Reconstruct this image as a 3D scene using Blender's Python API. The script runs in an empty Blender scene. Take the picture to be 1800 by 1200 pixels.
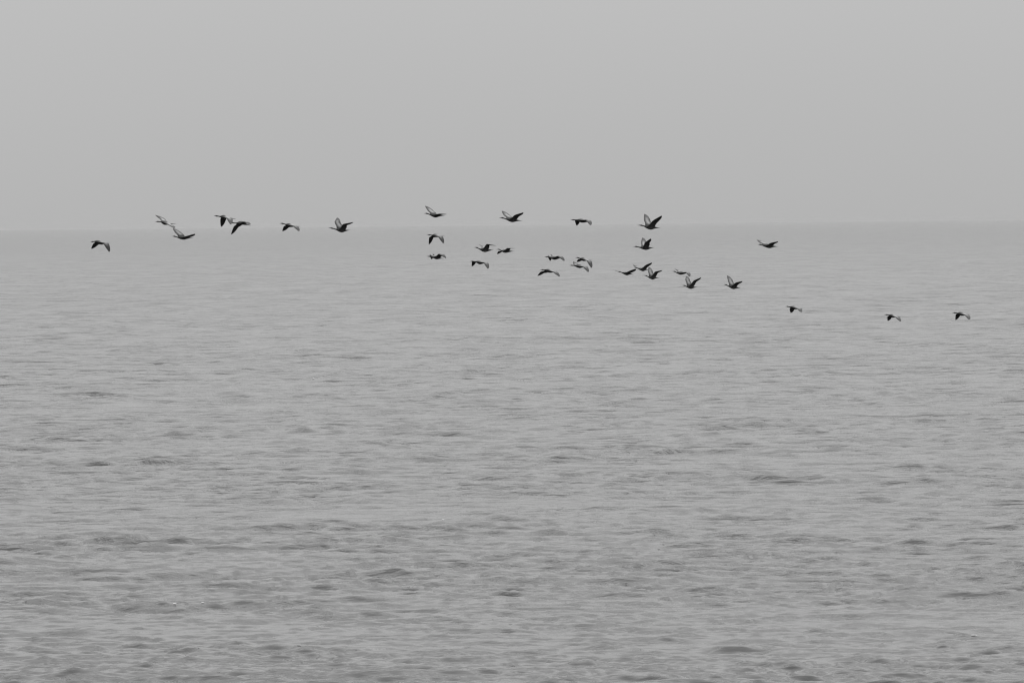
import bpy, math, random
import numpy as np
from mathutils import Vector, Matrix

# ------------------------------------------------------------------ camera, light, exposure
S = bpy.context.scene
COL = S.collection
R = math.radians
FPX = 12000.0                   # focal length in pixels of the 1800 px wide photograph
CAM_H = 12.0
cam_d = bpy.data.cameras.new('camera')
cam_d.sensor_width = 36.0
cam_d.sensor_fit = 'HORIZONTAL'
cam_d.lens = 36.0 * FPX / 1800.0
cam_d.clip_start = 1.0
cam_d.clip_end = 120000.0
cam = bpy.data.objects.new('camera', cam_d)
COL.objects.link(cam)
S.camera = cam
roll = math.atan(18.0 / 1800.0)
pitch = math.atan((600 - 391.2) / FPX)
Xw, Yw, Zw = Vector((1, 0, 0)), Vector((0, 1, 0)), Vector((0, 0, 1))
FWD = (Yw * math.cos(pitch) - Zw * math.sin(pitch)).normalized()
up0 = (Zw * math.cos(pitch) + Yw * math.sin(pitch)).normalized()
UP = (up0 * math.cos(roll) + Xw * math.sin(roll)).normalized()
RIGHT = (Xw * math.cos(roll) - up0 * math.sin(roll)).normalized()
m = Matrix((RIGHT, UP, -FWD)).transposed().to_4x4()
m.translation = Vector((0, 0, CAM_H))
cam.matrix_world = m
CP = Vector((0, 0, CAM_H))

world = bpy.data.worlds.new('World')
S.world = world
world.use_nodes = True
wt = world.node_tree
wt.nodes.clear()
SUN_EL, SUN_AZ = R(58), R(25)
SKY_LEVEL = 4.52                # radiance of the overcast at the horizon, before the strength of 0.1
sky = wt.nodes.new('ShaderNodeTexSky')
sky.sky_type = 'NISHITA'
sky.sun_disc = False
sky.sun_elevation = SUN_EL
sky.sun_rotation = SUN_AZ
sky.dust_density = 4.0
bw = wt.nodes.new('ShaderNodeRGBToBW')
tc = wt.nodes.new('ShaderNodeTexCoord')
sep = wt.nodes.new('ShaderNodeSeparateXYZ')
mx = wt.nodes.new('ShaderNodeMath'); mx.operation = 'MAXIMUM'; mx.inputs[1].default_value = 0.0
mq = wt.nodes.new('ShaderNodeMath'); mq.operation = 'MULTIPLY_ADD'      # overcast: 1 + z (4.0 - 1.5 z)
mq.inputs[1].default_value = SKY_LEVEL * -1.5; mq.inputs[2].default_value = SKY_LEVEL * 4.0
ma = wt.nodes.new('ShaderNodeMath'); ma.operation = 'MULTIPLY_ADD'
ma.inputs[2].default_value = SKY_LEVEL
nz = wt.nodes.new('ShaderNodeTexNoise')
nz.inputs['Scale'].default_value = 2.2; nz.inputs['Detail'].default_value = 2.0
mp = wt.nodes.new('ShaderNodeMapping'); mp.inputs['Scale'].default_value = (1.6, 1.6, 5.0)
nr = wt.nodes.new('ShaderNodeMapRange')
nr.inputs['To Min'].default_value = 0.95; nr.inputs['To Max'].default_value = 1.05
mm = wt.nodes.new('ShaderNodeMath'); mm.operation = 'MULTIPLY'
mixn = wt.nodes.new('ShaderNodeMath'); mixn.operation = 'MULTIPLY_ADD'
mixn.inputs[1].default_value = 0.02
bg = wt.nodes.new('ShaderNodeBackground')
bg.inputs['Strength'].default_value = 0.1
wo = wt.nodes.new('ShaderNodeOutputWorld')
L = wt.links.new
L(sky.outputs[0], bw.inputs[0])
L(tc.outputs['Generated'], sep.inputs[0])
L(sep.outputs['Z'], mx.inputs[0]); L(mx.outputs[0], ma.inputs[0]); L(mx.outputs[0], mq.inputs[0]); L(mq.outputs[0], ma.inputs[1])
L(tc.outputs['Generated'], mp.inputs[0]); L(mp.outputs[0], nz.inputs['Vector'])
L(nz.outputs['Fac'], nr.inputs['Value'])
L(ma.outputs[0], mm.inputs[0]); L(nr.outputs[0], mm.inputs[1])
L(bw.outputs[0], mixn.inputs[0]); L(mm.outputs[0], mixn.inputs[2])
L(mixn.outputs[0], bg.inputs['Color'])
L(bg.outputs[0], wo.inputs['Surface'])

sun_d = bpy.data.lights.new('sun', 'SUN')
sun_d.energy = 0.6
sun_d.angle = R(60)
sun_d.color = (1.0, 1.0, 1.0)
sun = bpy.data.objects.new('sun', sun_d)
COL.objects.link(sun)
sdir = Vector((math.sin(SUN_AZ) * math.cos(SUN_EL), math.cos(SUN_AZ) * math.cos(SUN_EL), math.sin(SUN_EL)))
sun.rotation_euler = sdir.to_track_quat('Z', 'Y').to_euler()
sun.location = (0, 0, 300)

S.view_settings.view_transform = 'Standard'
S.view_settings.look = 'None'
S.view_settings.exposure = 0.0
S.view_settings.gamma = 1.0
S.view_settings.use_curve_mapping = False
S.render.engine = 'CYCLES'
S.cycles.max_bounces = 6
S.cycles.volume_bounces = 2
S.cycles.use_denoising = True
S.cycles.sample_clamp_indirect = 0.8
S.cycles.sample_clamp_direct = 1.0
S.cycles.filter_width = 1.2


def pixel_point(px, py, depth):
    return CP + (FWD + RIGHT * ((px - 900) / FPX) - UP * ((py - 600) / FPX)) * depth


def tag(o, label=None, cat=None, group=None, kind=None):
    if label: o['label'] = label
    if cat: o['category'] = cat
    if group: o['group'] = group
    if kind: o['kind'] = kind


# ------------------------------------------------------------------ materials
def new_mat(name):
    mt = bpy.data.materials.new(name)
    mt.use_nodes = True
    t = mt.node_tree
    t.nodes.clear()
    b = t.nodes.new('ShaderNodeBsdfPrincipled')
    o = t.nodes.new('ShaderNodeOutputMaterial')
    t.links.new(b.outputs[0], o.inputs['Surface'])
    return mt, t, b


def water_material():
    mt, t, b = new_mat('sea_water')
    b.inputs['Base Color'].default_value = (0.038, 0.038, 0.038, 1)
    b.inputs['Roughness'].default_value = 0.04
    b.inputs['IOR'].default_value = 1.333
    g = t.nodes.new('ShaderNodeNewGeometry')
    # gusts: patches and long streaks of rougher and smoother water
    gust = None
    for scl, rot, lo, hi, det in (((0.02, 0.011, 0.02), 0, 0.65, 1.0, 5.0), ((0.15, 0.022, 0.1), 4, 0.40, 1.25, 6.0)):
        gm = t.nodes.new('ShaderNodeMapping'); gm.inputs['Scale'].default_value = scl
        gm.inputs['Rotation'].default_value = (0, 0, R(rot))
        gn = t.nodes.new('ShaderNodeTexNoise'); gn.inputs['Scale'].default_value = 1.0
        gn.inputs['Detail'].default_value = det; gn.inputs['Roughness'].default_value = 0.65
        gr = t.nodes.new('ShaderNodeMapRange')
        gr.inputs['From Min'].default_value = 0.32; gr.inputs['From Max'].default_value = 0.68
        gr.inputs['To Min'].default_value = lo; gr.inputs['To Max'].default_value = hi
        t.links.new(g.outputs['Position'], gm.inputs[0]); t.links.new(gm.outputs[0], gn.inputs['Vector'])
        t.links.new(gn.outputs['Fac'], gr.inputs['Value'])
        if gust:
            mg = t.nodes.new('ShaderNodeMath'); mg.operation = 'MULTIPLY'
            t.links.new(gust.outputs[0], mg.inputs[0]); t.links.new(gr.outputs[0], mg.inputs[1]); gust = mg
        else:
            gust = gr
    # 'coarse' says how much of the wave spectrum the mesh is too coarse to carry at this spot
    at = t.nodes.new('ShaderNodeAttribute'); at.attribute_name = 'coarse'
    prev = None
    # (scale, x stretch, height in metres, detail, only where the mesh is coarse)
    for sc, sx, dist, det, co in ((0.34, 0.5, 1.9, 6.0, True), (0.8, 0.42, 0.075, 4.0, False), (3.2, 0.5, 0.018, 3.0, False)):
        mpn = t.nodes.new('ShaderNodeMapping')
        mpn.inputs['Scale'].default_value = (sc * sx, sc, sc)
        mpn.inputs['Rotation'].default_value = (0, 0, R(7 if sc < 1 else -12))
        n = t.nodes.new('ShaderNodeTexNoise')
        n.inputs['Scale'].default_value = 1.0
        n.inputs['Detail'].default_value = det
        n.inputs['Roughness'].default_value = 0.55
        n.inputs['Distortion'].default_value = 0.6
        bp = t.nodes.new('ShaderNodeBump')
        bp.inputs['Distance'].default_value = dist
        if co:
            ms = t.nodes.new('ShaderNodeMath'); ms.operation = 'MULTIPLY'
            t.links.new(gust.outputs[0], ms.inputs[0]); t.links.new(at.outputs['Fac'], ms.inputs[1])
            t.links.new(ms.outputs[0], bp.inputs['Strength'])
        else:
            t.links.new(gust.outputs[0], bp.inputs['Strength'])
        t.links.new(g.outputs['Position'], mpn.inputs[0])
        t.links.new(mpn.outputs[0], n.inputs['Vector'])
        t.links.new(n.outputs['Fac'], bp.inputs['Height'])
        if prev: t.links.new(prev.outputs[0], bp.inputs['Normal'])
        prev = bp
    t.links.new(prev.outputs[0], b.inputs['Normal'])
    return mt


M_WATER = water_material()


def plumage(name, scale, rough, lo, hi):
    mt, t, b = new_mat(name)
    a = t.nodes.new('ShaderNodeAttribute'); a.attribute_name = 'tone'
    tcn = t.nodes.new('ShaderNodeTexCoord')
    n = t.nodes.new('ShaderNodeTexNoise')
    n.inputs['Scale'].default_value = scale
    n.inputs['Detail'].default_value = 3.0
    mr = t.nodes.new('ShaderNodeMapRange')
    mr.inputs['To Min'].default_value = lo; mr.inputs['To Max'].default_value = hi
    mu = t.nodes.new('ShaderNodeMath'); mu.operation = 'MULTIPLY'
    t.links.new(tcn.outputs['Object'], n.inputs['Vector'])
    t.links.new(n.outputs['Fac'], mr.inputs['Value'])
    t.links.new(a.outputs['Fac'], mu.inputs[0]); t.links.new(mr.outputs[0], mu.inputs[1])
    t.links.new(mu.outputs[0], b.inputs['Base Color'])
    b.inputs['Roughness'].default_value = rough
    return mt


M_BODY = plumage('dark_plumage', 40.0, 0.7, 0.7, 1.3)
M_UPPER = plumage('upper_wing_plumage_sheen', 55.0, 0.6, 0.8, 1.2)  # paler than the underside: sky sheen is worked into the feather tone
M_UNDER = plumage('under_wing_plumage', 45.0, 0.75, 0.7, 1.3)
for mt_, sp in ((M_BODY, 0.15), (M_UNDER, 0.12), (M_UPPER, 0.3)):
    mt_.node_tree.nodes['Principled BSDF'].inputs['Specular IOR Level'].default_value = sp

M_FOAM, _, bf = new_mat('foam')
bf.inputs['Base Color'].default_value = (0.8, 0.8, 0.8, 1)
bf.inputs['Roughness'].default_value = 0.6

# ------------------------------------------------------------------ the sea
rng = np.random.default_rng(11)
NC = 320


def make_components():
    u = rng.random(NC)
    lam = 0.32 * (20.0 / 0.32) ** (u ** 1.35)
    lam = np.sort(lam)[::-1]
    th = R(-96) + rng.normal(0, 1, NC) * np.where(lam > 5, R(14), R(25))
    k = 2 * np.pi / lam
    w = np.interp(np.log(lam), np.log([0.32, 0.7, 1.3, 2.4, 4.0, 8.0, 16.0, 26.0]),
                  [1.1, 1.15, 0.9, 0.70, 0.50, 0.22, 0.05, 0.015])
    w = w * (0.6 + 0.8 * rng.random(NC))
    slope = 0.262 * w / math.sqrt(np.sum(w ** 2)) * math.sqrt(2)
    return lam, k, th, slope / k, rng.random(NC) * 2 * np.pi


def build_sea():
    lam, k, th, amp, ph = make_components()
    # rows: rings around the camera's foot, spacing grows with distance
    rr = [0.5, 10, 26, 46, 66, 85, 101, 115, 126, 134, 140, 145, 149]
    d = 152.0
    while d < 8000:
        rr.append(d)
        d += 0.115 * (d / 160.0) ** 1.45
    while d < 30000:
        rr.append(d)
        d *= 1.035
    rr.append(30000.0)
    rr = np.array(rr)
    sp = np.gradient(rr)
    nfan = 490
    fan = np.linspace(-R(5.7), R(5.7), nfan)
    side = np.concatenate([R(5.7) + np.cumsum(np.geomspace(0.0005, 0.35, 44))])
    side = side[side < math.pi - 0.05]
    ang = np.concatenate([-side[::-1], fan, side])
    dang = np.gradient(ang)
    nr_, nc_ = len(rr), len(ang)
    sx = np.sin(ang); cy = np.cos(ang)
    X0 = (rr[:, None] * sx[None, :]).astype(np.float64)
    Y0 = (rr[:, None] * cy[None, :]).astype(np.float64)
    Z = np.zeros((nr_, nc_)); DX = np.zeros_like(Z); DY = np.zeros_like(Z)
    colsp_fan = fan[1] - fan[0]
    infan = np.abs(ang) < R(9)
    # local spacing for every column (coarse flanks lose the short waves)
    res = np.zeros(nr_)
    for i in range(NC):
        wrow = np.clip((lam[i] / sp - 1.1) / 1.1, 0, 1)
        res += wrow ** 2 * (amp[i] * k[i]) ** 2
        rows = np.nonzero(wrow > 0)[0]
        if len(rows) == 0: continue
        a, b = rows[0], rows[-1] + 1
        colw = np.clip((lam[i] / np.maximum(dang * 180.0, 1e-6) - 2.0) / 2.0, 0, 1)
        cols = np.nonzero(colw > 0)[0]
        c0, c1 = cols[0], cols[-1] + 1
        kx, ky = k[i] * math.cos(th[i]), k[i] * math.sin(th[i])
        p = (np.mod(kx * X0[a:b, c0:c1] + ky * Y0[a:b, c0:c1] + ph[i], 2 * np.pi)).astype(np.float32)
        w = (wrow[a:b, None] * colw[None, c0:c1] * amp[i]).astype(np.float32)
        Z[a:b, c0:c1] += np.cos(p) * w
        s = np.sin(p) * w * 0.6
        DX[a:b, c0:c1] -= s * math.cos(th[i])
        DY[a:b, c0:c1] -= s * math.sin(th[i])
    # groups of higher and lower waves drifting through the field
    env = np.ones_like(Z)
    for lw, tw, pw, aw in ((41.0, -1.2, 0.4, .16), (67.0, -2.0, 2.2, .16), (23.0, -0.7, 4.0, .12), (15.0, -2.3, 1.0, .12), (150.0, -1.5, 3.0, .12)):
        kk = 2 * np.pi / lw
        env += aw * np.cos(kk * math.cos(tw) * X0 + kk * math.sin(tw) * Y0 + pw)
    env = np.clip(env, 0.35, None)
    Z *= env
    co = np.stack([X0 + DX, Y0 + DY, Z], axis=-1).reshape(-1, 3)
    nv = nr_ * nc_
    idx = np.arange(nv).reshape(nr_, nc_)
    q = np.stack([idx[:-1, :-1], idx[:-1, 1:], idx[1:, 1:], idx[1:, :-1]], axis=-1).reshape(-1, 4)
    q = q[:, ::-1]
    wrap = np.stack([idx[:-1, -1], idx[:-1, 0], idx[1:, 0], idx[1:, -1]], axis=-1)[:, ::-1]
    q = np.concatenate([q, wrap])
    hub = np.array([[0.0, 0.0, 0.0]])
    co = np.concatenate([co, hub])
    first = idx[0]
    tris = np.stack([np.full(nc_, nv), first, np.roll(first, -1)], axis=-1)[:, ::-1]
    me = bpy.data.meshes.new('sea')
    me.vertices.add(len(co))
    me.vertices.foreach_set('co', co.astype(np.float32).ravel())
    nl = q.size + tris.size
    me.loops.add(nl)
    me.loops.foreach_set('vertex_index', np.concatenate([q.ravel(), tris.ravel()]).astype(np.int32))
    npoly = len(q) + len(tris)
    me.polygons.add(npoly)
    st = np.concatenate([np.arange(len(q)) * 4, q.size + np.arange(len(tris)) * 3]).astype(np.int32)
    me.polygons.foreach_set('loop_start', st)
    me.polygons.foreach_set('use_smooth', np.ones(npoly, dtype=bool))
    me.update(calc_edges=True)
    coarse = np.sqrt(np.clip(1 - res / res.max(), 0, 1))
    ca = me.attributes.new('coarse', 'FLOAT', 'POINT')
    ca.data.foreach_set('value', np.concatenate([np.repeat(coarse, nc_), [0.0]]).astype(np.float32))
    me.materials.append(M_WATER)
    o = bpy.data.objects.new('sea', me)
    COL.objects.link(o)
    tag(o, 'calm grey sea with small dark ripples reaching a hazy horizon', kind='structure')
    print('sea', nr_, nc_, len(q) * 2)
    return o


SEA_OBJ = build_sea()
bpy.context.view_layer.update()


# ------------------------------------------------------------------ the cormorants
V = Vector


def catmull(p0, p1, p2, p3, t):
    return 0.5 * ((2 * p1) + (p2 - p0) * t + (2 * p0 - 5 * p1 + 4 * p2 - p3) * t * t + (3 * p1 - p0 - 3 * p2 + p3) * t ** 3)


LAT_SEG = 12
#            bill                      head, neck                 neck base ... chest ... mid
RAD = [(.003, .003), (.007, .006), (.013, .012), (.024, .021), (.020, .017), (.017, .015), (.018, .017), (.024, .024),
       (.036, .036), (.046, .046), (.052, .053), (.054, .057), (.053, .055), (.049, .047), (.042, .038), (.034, .030),
       (.029, .020), (.032, .011), (.036, .006), (.022, .003)]
# stations: B, 2 between, H, 3 between, N, 3 between, M, 3 between, R, 3 between, T
W0, W1 = 8, 13


def build_bird(spec):
    B, H, N, Mm, Rr, T, nw, nt, fw, ft, yaw, dist, label = spec
    s = dist / FPX
    tanp = math.tan(R(yaw))
    ref = Mm[0]

    def P(p, off=None):
        o = (p[0] - ref) * s * tanp if off is None else off
        return pixel_point(p[0], p[1], dist + o)

    pts = [P(p) for p in (B, H, N, Mm, Rr, T)]
    origin = pts[3].copy()
    pts = [p - origin for p in pts]
    ext = [pts[0] * 2 - pts[1]] + pts + [pts[-1] * 2 - pts[-2]]
    sub = (3, 4, 4, 4, 4)
    sp = []
    for seg in range(5):
        for kx in range(sub[seg]):
            sp.append(catmull(ext[seg], ext[seg + 1], ext[seg + 2], ext[seg + 3], kx / sub[seg]))
    sp.append(pts[-1])
    size = (pts[0] - pts[-1]).length / 0.80
    size = max(0.86, min(1.12, size))
    h = V((-math.cos(R(yaw)), -math.sin(R(yaw)), 0))
    lat = V((math.sin(R(yaw)), -math.cos(R(yaw)), 0))         # towards the bird's left wing: the near one
    back = (pts[4] - pts[2]).normalized()
    verts, tone, faces, fm = [], [], [], []
    ring = []
    nst = len(sp)
    for i, c in enumerate(sp):
        tdir = (sp[min(i + 1, nst - 1)] - sp[max(i - 1, 0)]).normalized()
        up = (Zw - tdir * Zw.dot(tdir)).normalized()
        side = tdir.cross(up)
        if side.dot(lat) < 0: side = -side
        rz, ry = RAD[i][1] * size * 1.12, RAD[i][0] * size * 1.1
        rw = []
        for q in range(LAT_SEG):
            a = 2 * math.pi * q / LAT_SEG
            if W0 < i < W1 and q in (0, 6):
                rw.append(None); continue
            rw.append(len(verts))
            sq = 1.0
            verts.append(c + side * math.cos(a) * ry * sq + up * math.sin(a) * rz)
            tone.append(0.09 if i < 3 else 0.042)
        ring.append(rw)
    for i in range(nst - 1):
        for q in range(LAT_SEG):
            q2 = (q + 1) % LAT_SEG
            if W0 <= i < W1 and (q in (11, 0) or q in (5, 6)): continue
            faces.append((ring[i][q], ring[i + 1][q], ring[i + 1][q2], ring[i][q2])); fm.append(0)
    faces.append(tuple(ring[0])); fm.append(0)
    faces.append(tuple(reversed(ring[-1]))); fm.append(0)

    def wing(sgn, wp, tp):
        q0, qt, qb = (0, 1, 11) if sgn > 0 else (6, 5, 7)
        loop = [ring[W0][q0]] + [ring[i][qt] for i in range(W0, W1 + 1)] + [ring[W1][q0]] + [ring[i][qb] for i in range(W1, W0 - 1, -1)]
        nl = len(loop)
        nt_ = W1 - W0 + 1
        sh = verts[loop[0]]
        d0 = dist + sh.dot(FWD) - 0 + origin.dot(FWD) - (CP + FWD * dist).dot(FWD)
        dep_sh = (origin + sh - CP).dot(FWD)
        La, Lh = 0.255 * size, 0.36 * size

        def solve(prev, pix, length, mn):
            base = pixel_point(pix[0], pix[1], (origin + prev - CP).dot(FWD)) - origin
            flat = (base - prev).length
            dy = math.sqrt(max(length * length - flat * flat, (mn * length) ** 2))
            return pixel_point(pix[0], pix[1], (origin + prev - CP).dot(FWD) - sgn * dy) - origin

        wr = solve(sh, wp, La, 0.25)
        tpp = solve(wr, tp, Lh, 0.12)
        arm = (wr - sh).normalized(); hand = (tpp - wr).normalized()

        def chord(bone, ref_):
            c = ref_ - bone * ref_.dot(bone)
            if c.length < 0.35:
                c = c + Zw * 0.0 + (ref_ * 0.2)
                c = c - bone * c.dot(bone)
            return c.normalized()
        ca = chord(arm, back)
        chd = chord(hand, (back * 0.6 + ca * 0.6))
        if sgn > 0 and tp[1] - wp[1] > 4:          # near wing hanging down: its upper side faces the viewer
            ref_ = V((1.0, 0.15, -0.10)).normalized()
            pp = (ref_ - hand * ref_.dot(hand)).normalized()
            chd = (ref_ * 0.65 + pp * 0.35).normalized()
            ca = (ca + ref_ * 0.8).normalized()
        if sgn < 0 and wp[1] - tp[1] > 4:          # far wing raised: its upper side faces the viewer
            ref_ = V((1.0, 0.1, -0.05)).normalized()
            pp = (ref_ - hand * ref_.dot(hand)).normalized()
            chd = (ref_ * 0.5 + pp * 0.5).normalized()
            ca = (ca * 0.5 + ref_ * 0.8).normalized()
        secs = []
        # (position along, chord direction blend, chord length, thickness)
        e = sh.lerp(wr, 0.5) + ca * 0.012
        secs.append((sh.lerp(wr, 0.16) - ca * 0.004, ca, .225, .032, 0.0))
        secs.append((e, ca, .215, .024, 0.15))
        secs.append((sh.lerp(wr, 0.8) - ca * 0.004, ca, .200, .018, 0.3))
        cm = (ca + chd).normalized()
        secs.append((wr, cm, .190, .015, 0.45))
        for f, cl, thk in ((.22, .175, .010), (.45, .150, .007), (.68, .115, .005), (.86, .070, .004), (.97, .026, .003)):
            bend = chd * (0.028 * f * f)
            secs.append((wr.lerp(tpp, f) + bend - chd * 0.03 * f, chd, cl, thk, 0.45 + f * 0.55))
        prev = loop
        fr = [0.0] + [0.06 + 0.9 * j / (nt_ - 1) for j in range(nt_)] + [1.0] + [0.06 + 0.9 * j / (nt_ - 1) for j in range(nt_ - 1, -1, -1)]
        bprev = arm
        for si, (p, c, cl, thk, frac) in enumerate(secs):
            bone = arm if si < 3 else ((arm + hand).normalized() if si == 3 else hand)
            nrm = (bone.cross(c) if sgn > 0 else c.cross(bone)).normalized()
            cur = []
            for j in range(nl):
                t = fr[j]
                top = 1 <= j <= nt_
                bot = j >= nt_ + 2
                tt = max(0.0, 4 * t * (1 - t)) ** 0.5 * (1 - 0.55 * t)
                hgt = thk * size * tt * (1.0 if top else (-0.35 if bot else 0.0))
                camber = 0.045 * cl * size * 4 * t * (1 - t) * 1.4
                cur.append(len(verts))
                verts.append(p + c * (cl * size * t) + nrm * (hgt + camber))
                if bot: tv = 0.042
                else:
                    cov_sheen = 0.36 * math.exp(-((t - 0.45) / 0.26) ** 2)  # pale coverts, with the sky's sheen painted into their tone
                    hnd = 1.0 if frac < 0.4 else max(0.07, 1 - (frac - 0.35) * 2.8)
                    if frac < 0.05: hnd = 0.3
                    tv = (0.05 if frac < 0.4 else 0.028) + cov_sheen * hnd + (0.015 if t > 0.7 else 0.0)
                tone.append(tv)
            for j in range(nl):
                j2 = (j + 1) % nl
                fct = (prev[j], prev[j2], cur[j2], cur[j])
                faces.append(fct if sgn > 0 else fct[::-1])
                fm.append(1 if j <= nt_ else 2)
            prev = cur
        faces.append(tuple(prev)); fm.append(1)

    wing(+1, nw, nt)
    wing(-1, fw, ft)
    me = bpy.data.meshes.new('cormorant')
    me.from_pydata([tuple(v) for v in verts], [], faces)
    me.materials.append(M_BODY); me.materials.append(M_UPPER); me.materials.append(M_UNDER)
    me.polygons.foreach_set('material_index', fm)
    me.polygons.foreach_set('use_smooth', [True] * len(faces))
    at = me.attributes.new('tone', 'FLOAT', 'POINT')
    at.data.foreach_set('value', tone)
    me.update()
    import bmesh
    bm = bmesh.new(); bm.from_mesh(me)
    bmesh.ops.recalc_face_normals(bm, faces=bm.faces)
    bm.to_mesh(me); bm.free()
    o = bpy.data.objects.new('cormorant', me)
    COL.objects.link(o)
    o.location = origin
    tag(o, label, 'bird', 'cormorants flying in a loose line over the sea')
    return o


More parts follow.
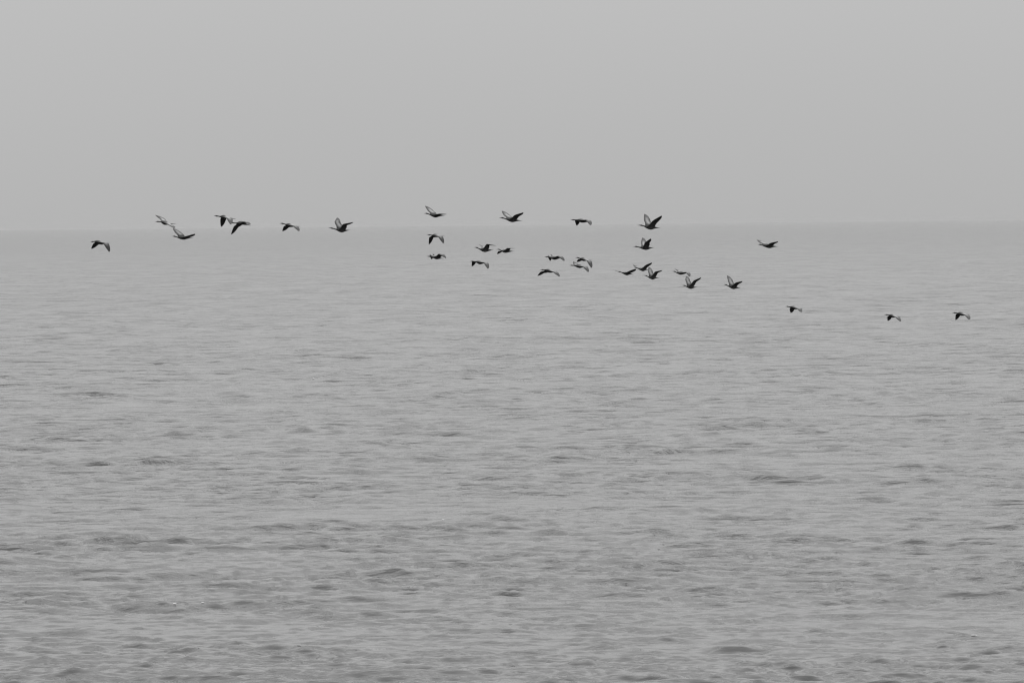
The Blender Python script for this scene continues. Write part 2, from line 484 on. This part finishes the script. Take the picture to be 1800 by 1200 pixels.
# bill, head, neck base, mid body, rump, tail | near wrist, near tip | far wrist, far tip | yaw, distance, label
BIRDS = [
 ((158.5,426),(162.5,425),(167.5,424.5),(174,426),(180,428),(194,427.5), (181,427),(191.8,443),(163.8,428.5),(160.2,437.3), 33,'dark cormorant with both wings drooped, leftmost bird of the whole flock'),
 ((273,389.7),(277,389.5),(284,390.2),(289,391.8),(295,393.5),(309,393.5), (297,396.5),(305.5,401),(281,385),(272.5,378), 33,'gliding cormorant with pale far wing stretched forward above its head, second from the left edge'),
 ((302.5,415.5),(306.5,415.3),(314,417.5),(322,418),(330,418),(339,418), (331,414.3),(342,411),(306.5,407),(303.5,401), 32,'gliding cormorant just under the horizon with upturned pale far wing, third from the left edge'),
 ((376,379.3),(380.5,379.6),(388,380.8),(393,381.5),(399,382.5),(414,385), (398.5,384),(404.8,394.5),(387.3,386),(388.5,399), 33,'cormorant above the horizon with its wings down, upper left of the touching pair at left'),
 ((405,391.3),(409,391.7),(416.5,392.3),(424,391.8),(432,394),(440.5,396.5), (428,389.8),(439,395),(410.8,398.5),(406,412.3), 30,'blackish cormorant with one long dark wing swept down, lower right of the touching pair'),
 ((491.5,392.8),(496,392.8),(503,394.8),(508,396),(514,397.3),(527.5,398), (514,397),(525,406.5),(498.5,398.5),(496.3,406.5), 33,'cormorant with wings down on the horizon, just left of the large one with raised wings'),
 ((577.5,400.5),(583,401),(592,403.5),(600,405),(607,405),(615,404.5), (603,394),(621,390.5),(588,390),(592.7,382.5), 33,'large cormorant on the horizon with both wings raised, alone in the left middle'),
 ((745,375.3),(750,375.2),(757,377.5),(765,379),(772,379),(781,379.5), (772,376),(784,376.3),(751,369),(747.2,361.8), 33,'gliding cormorant with a raised pale far wing, topmost of the column of three'),
 ((750.5,412.5),(754.5,412.7),(760,413.7),(765,414),(770.5,415),(781.5,415), (769.5,415.3),(779,428),(754.3,417.5),(753.8,430), 35,'cormorant with wings pointing down like an arch, middle of the column of three'),
 ((750,450.5),(754,450.5),(760.5,451.8),(767,452.8),(773,453.5),(780,454.5), (771,446.5),(783.5,454),(755,448),(758.5,456), 35,'dark cormorant with level bent wings, lowest of the column of three'),
 ((833,434.7),(838,435.2),(844,438),(852,440),(860,439.5),(867,439.5), (855.5,429),(872,431.7),(847,433),(841,429.8), 30,'cormorant with its near wing lifted into a square bend, close before a blacker one'),
 ((872.5,438.5),(877,438.2),(882,440.8),(888,441.5),(896,441.5),(904,441.5), (891.5,436.3),(905,436.8),(875.5,442),(873.7,446.7), 30,'black cormorant with far wing dipped below its neck, right behind the square-bent-wing bird'),
 ((826,459.5),(830,459.2),(837,460),(843,461.5),(848,462.2),(856,461.8), (850,461.5),(857.3,472.5),(829.7,459.8),(829.3,468.5), 38,'cormorant with both wings hanging like table legs, below the one with the square bent wing'),
 ((877.5,383.2),(883,382.9),(891.5,385.5),(900,386.8),(908,387.3),(916.5,388.3), (905,378),(919.5,373.5),(884.5,377),(882,370.5), 33,'cormorant in the sky with wings in a wide open V, top centre of the flock'),
 ((1003,386.5),(1007.5,386.4),(1015,387),(1022,388),(1029,389.3),(1037,389.5), (1029.5,386.8),(1037.5,396),(1010.5,387.5),(1013.5,396.8), 35,'stout cormorant above the horizon with wingtips down, between the two V-winged birds in the sky'),
 ((957,451.7),(961,451.5),(968,452.8),(974.5,453.7),(981,453.5),(987,453.5), (980,450.3),(991.5,458.8),(962.5,450),(967,458.8), 36,'dark cormorant with stubby down-bent wings, directly above the slim one with arched wings'),
 ((949,474.4),(953.5,474),(959.5,474.5),(964.5,476),(970,477.5),(978,477), (971,477.5),(983,486.3),(949.8,478),(944.5,485), 40,'slim cormorant with wings in a wide shallow arch, lowest bird near the centre'),
 ((1011.5,453),(1015.5,452.8),(1020.5,454.5),(1025,455.8),(1030,457),(1041,457.5), (1031,458),(1039.3,471),(1015.8,456),(1013.8,460.5), 38,'cormorant with drooping wings, upper one of the overlapping pair right of centre'),
 ((1001,466.5),(1005,466.3),(1011,467),(1018.5,468),(1024,468.5),(1033,468.5), (1023.5,468.3),(1033.7,478.3),(1008,465),(1007.6,459.5), 36,'cormorant with square raised far wing, lower one of the overlapping pair right of centre'),
 ((1120.5,396),(1127,396),(1134,398),(1143,400),(1151,400),(1159.5,401), (1148,387.5),(1163,379),(1132,385.7),(1132.7,375.8), 33,'largest cormorant, crossing the horizon with tall wings in a V right of centre'),
 ((1113,433.4),(1118,433.4),(1126,435),(1135,436),(1142,435.7),(1149,435.3), (1133.5,426.5),(1143.5,419.5),(1126.8,426),(1129.3,417.5), 31,'cormorant with broad near wing held upright, directly below the largest V-winged bird'),
 ((1085,477),(1089,477.5),(1095,479.5),(1101.5,481),(1107,481),(1113,482.3), (1108,475.5),(1117,472.5),(1087.5,478),(1079.8,475.2), 38,'small cormorant with long level wings, leftmost of the tight cluster of three'),
 ((1114.5,471.5),(1118.5,471),(1123.5,472.5),(1130,474),(1135,473.5),(1141,474.5), (1135.5,465.5),(1145.5,461.5),(1116,469.5),(1112.3,465.3), 38,'small cormorant with near wing raised to the right, topmost of the tight cluster of three'),
 ((1131.5,483.7),(1136,484.6),(1140.5,487),(1147,488.5),(1152.5,488),(1158.5,488.7), (1151.5,477.5),(1164,474.8),(1139.2,476),(1140.3,469), 38,'small cormorant with wings in a tight V, lowest of the tight cluster of three'),
 ((1182,477.2),(1185.5,477),(1190,479.2),(1197,480),(1203,480),(1209,480), (1205,478.5),(1211.5,486),(1190.5,476),(1185.3,472.2), 38,'small cormorant with far wingtip above its head, upper left of the two overlapping wings'),
 ((1198.5,501.5),(1202.7,501.7),(1207.5,503.5),(1214,505),(1219.5,504.7),(1225,504.5), (1219.5,493),(1232.5,487.5),(1204.7,491),(1206.5,485), 38,'small cormorant with raised wings, directly below the one with a wingtip above its head'),
 ((1271.5,500),(1276,500.4),(1281.5,503),(1289,505),(1295,505.3),(1301,506.5), (1293,496.8),(1304.5,494),(1279.5,492.5),(1278,484), 36,'cormorant with a tall thin far wing, alone and lowest of the V-winged birds'),
 ((1331.5,429.8),(1336,429.8),(1342.5,431.5),(1352,432.8),(1359,433),(1367.5,433.5), (1354.5,427.2),(1367,424.3),(1334,425.7),(1330.2,421.3), 32,'cormorant gliding with shallow raised wings, alone just under the horizon at the right'),
 ((1380.5,538.5),(1384,538.5),(1389,539.5),(1395,540.7),(1401,541.7),(1411,542.5), (1400,541.7),(1408,548.7),(1388,543),(1390,550), 36,'small distant cormorant with wings down, leftmost of the three low birds at the right'),
 ((1554,553.4),(1558.5,553),(1563.5,554),(1567.5,555),(1572.5,556.5),(1583,556.5), (1573,557),(1582.3,565),(1559.7,556.5),(1560.5,564), 36,'small distant cormorant with wings down, middle of the three low birds at the right'),
 ((1673.5,549.4),(1678,549.6),(1684,550.7),(1689,551.5),(1694.5,553),(1705,552.7), (1695.5,553.5),(1703.2,562),(1680,552.5),(1679.5,562.5), 36,'small distant cormorant with wings down, rightmost bird of the whole flock'),
]
for b in BIRDS:
    ln = math.hypot(b[0][0] - b[5][0], b[0][1] - b[5][1])
    dist = FPX * 0.80 * math.cos(R(b[10])) / ln
    build_bird(b[:11] + (dist, b[11]))

# ------------------------------------------------------------------ flecks of foam
FOAM = [(307, 1061, .06, .035, 'bright white fleck of foam on a dark wave, brightest one at the lower left'),
        (356, 1059, .04, .022, 'faint small fleck of foam just right of the brightest one'),
        (1713, 1116, .075, .022, 'white streak of foam near the bottom right corner'),
        (779, 913, .05, .03, 'pale fleck of foam on a dark wave, lower centre'),
        (551.5, 665.5, .10, .035, 'faint fleck of foam on the water below the raised-wing bird at the left'),
        (930, 614.5, .09, .05, 'tiny faint fleck of foam, near the centre of the frame')]
for px, py, sx, sz, lab in FOAM:
    ray = pixel_point(px, py, 1.0) - CP
    ok, p, nrm_, fi_ = SEA_OBJ.ray_cast(CP, ray.normalized())      # the wave that lies on this line of sight
    import bmesh
    bm = bmesh.new()
    bmesh.ops.create_icosphere(bm, subdivisions=3, radius=1.0)
    rnd = random.Random(int(px))
    offs = [V((rnd.uniform(-1, 1), rnd.uniform(-1, 1), rnd.uniform(-.3, .8))).normalized() for _ in range(7)]
    for v in bm.verts:
        bump = sum(max(0.0, v.co.dot(o_)) ** 6 for o_ in offs)
        v.co *= 0.75 + 0.35 * bump
        v.co = V((v.co.x * sx, v.co.y * sx * 0.7, v.co.z * sz))
    me = bpy.data.meshes.new('foam_fleck'); bm.to_mesh(me); bm.free()
    for pl in me.polygons: pl.use_smooth = True
    me.materials.append(M_FOAM)
    o = bpy.data.objects.new('foam_fleck', me); COL.objects.link(o)
    o.location = p
    o.rotation_euler = (0, 0, rnd.uniform(-.4, .4))
    tag(o, lab, 'foam', 'flecks of foam on the sea')

# ------------------------------------------------------------------ haze
HAZE = 0.6e-5
if HAZE > 0:
    hm = bpy.data.materials.new('haze'); hm.use_nodes = True
    ht = hm.node_tree; ht.nodes.clear()
    pv = ht.nodes.new('ShaderNodeVolumePrincipled')
    pv.inputs['Color'].default_value = (0.70, 0.70, 0.70, 1)
    pv.inputs['Density'].default_value = HAZE
    ho = ht.nodes.new('ShaderNodeOutputMaterial')
    ht.links.new(pv.outputs[0], ho.inputs['Volume'])
    z0, z1, hw = -2.0, 16.5, 31000.0
    vs = [(x, y, z) for z in (z0, z1) for y in (-hw, hw) for x in (-hw, hw)]
    fs = [(0, 2, 3, 1), (4, 5, 7, 6), (0, 1, 5, 4), (2, 6, 7, 3), (0, 4, 6, 2), (1, 3, 7, 5)]
    me = bpy.data.meshes.new('haze'); me.from_pydata(vs, [], fs); me.update()
    me.materials.append(hm)
    o = bpy.data.objects.new('haze', me); COL.objects.link(o)
    tag(o, 'pale sea haze that softens the horizon', kind='stuff')
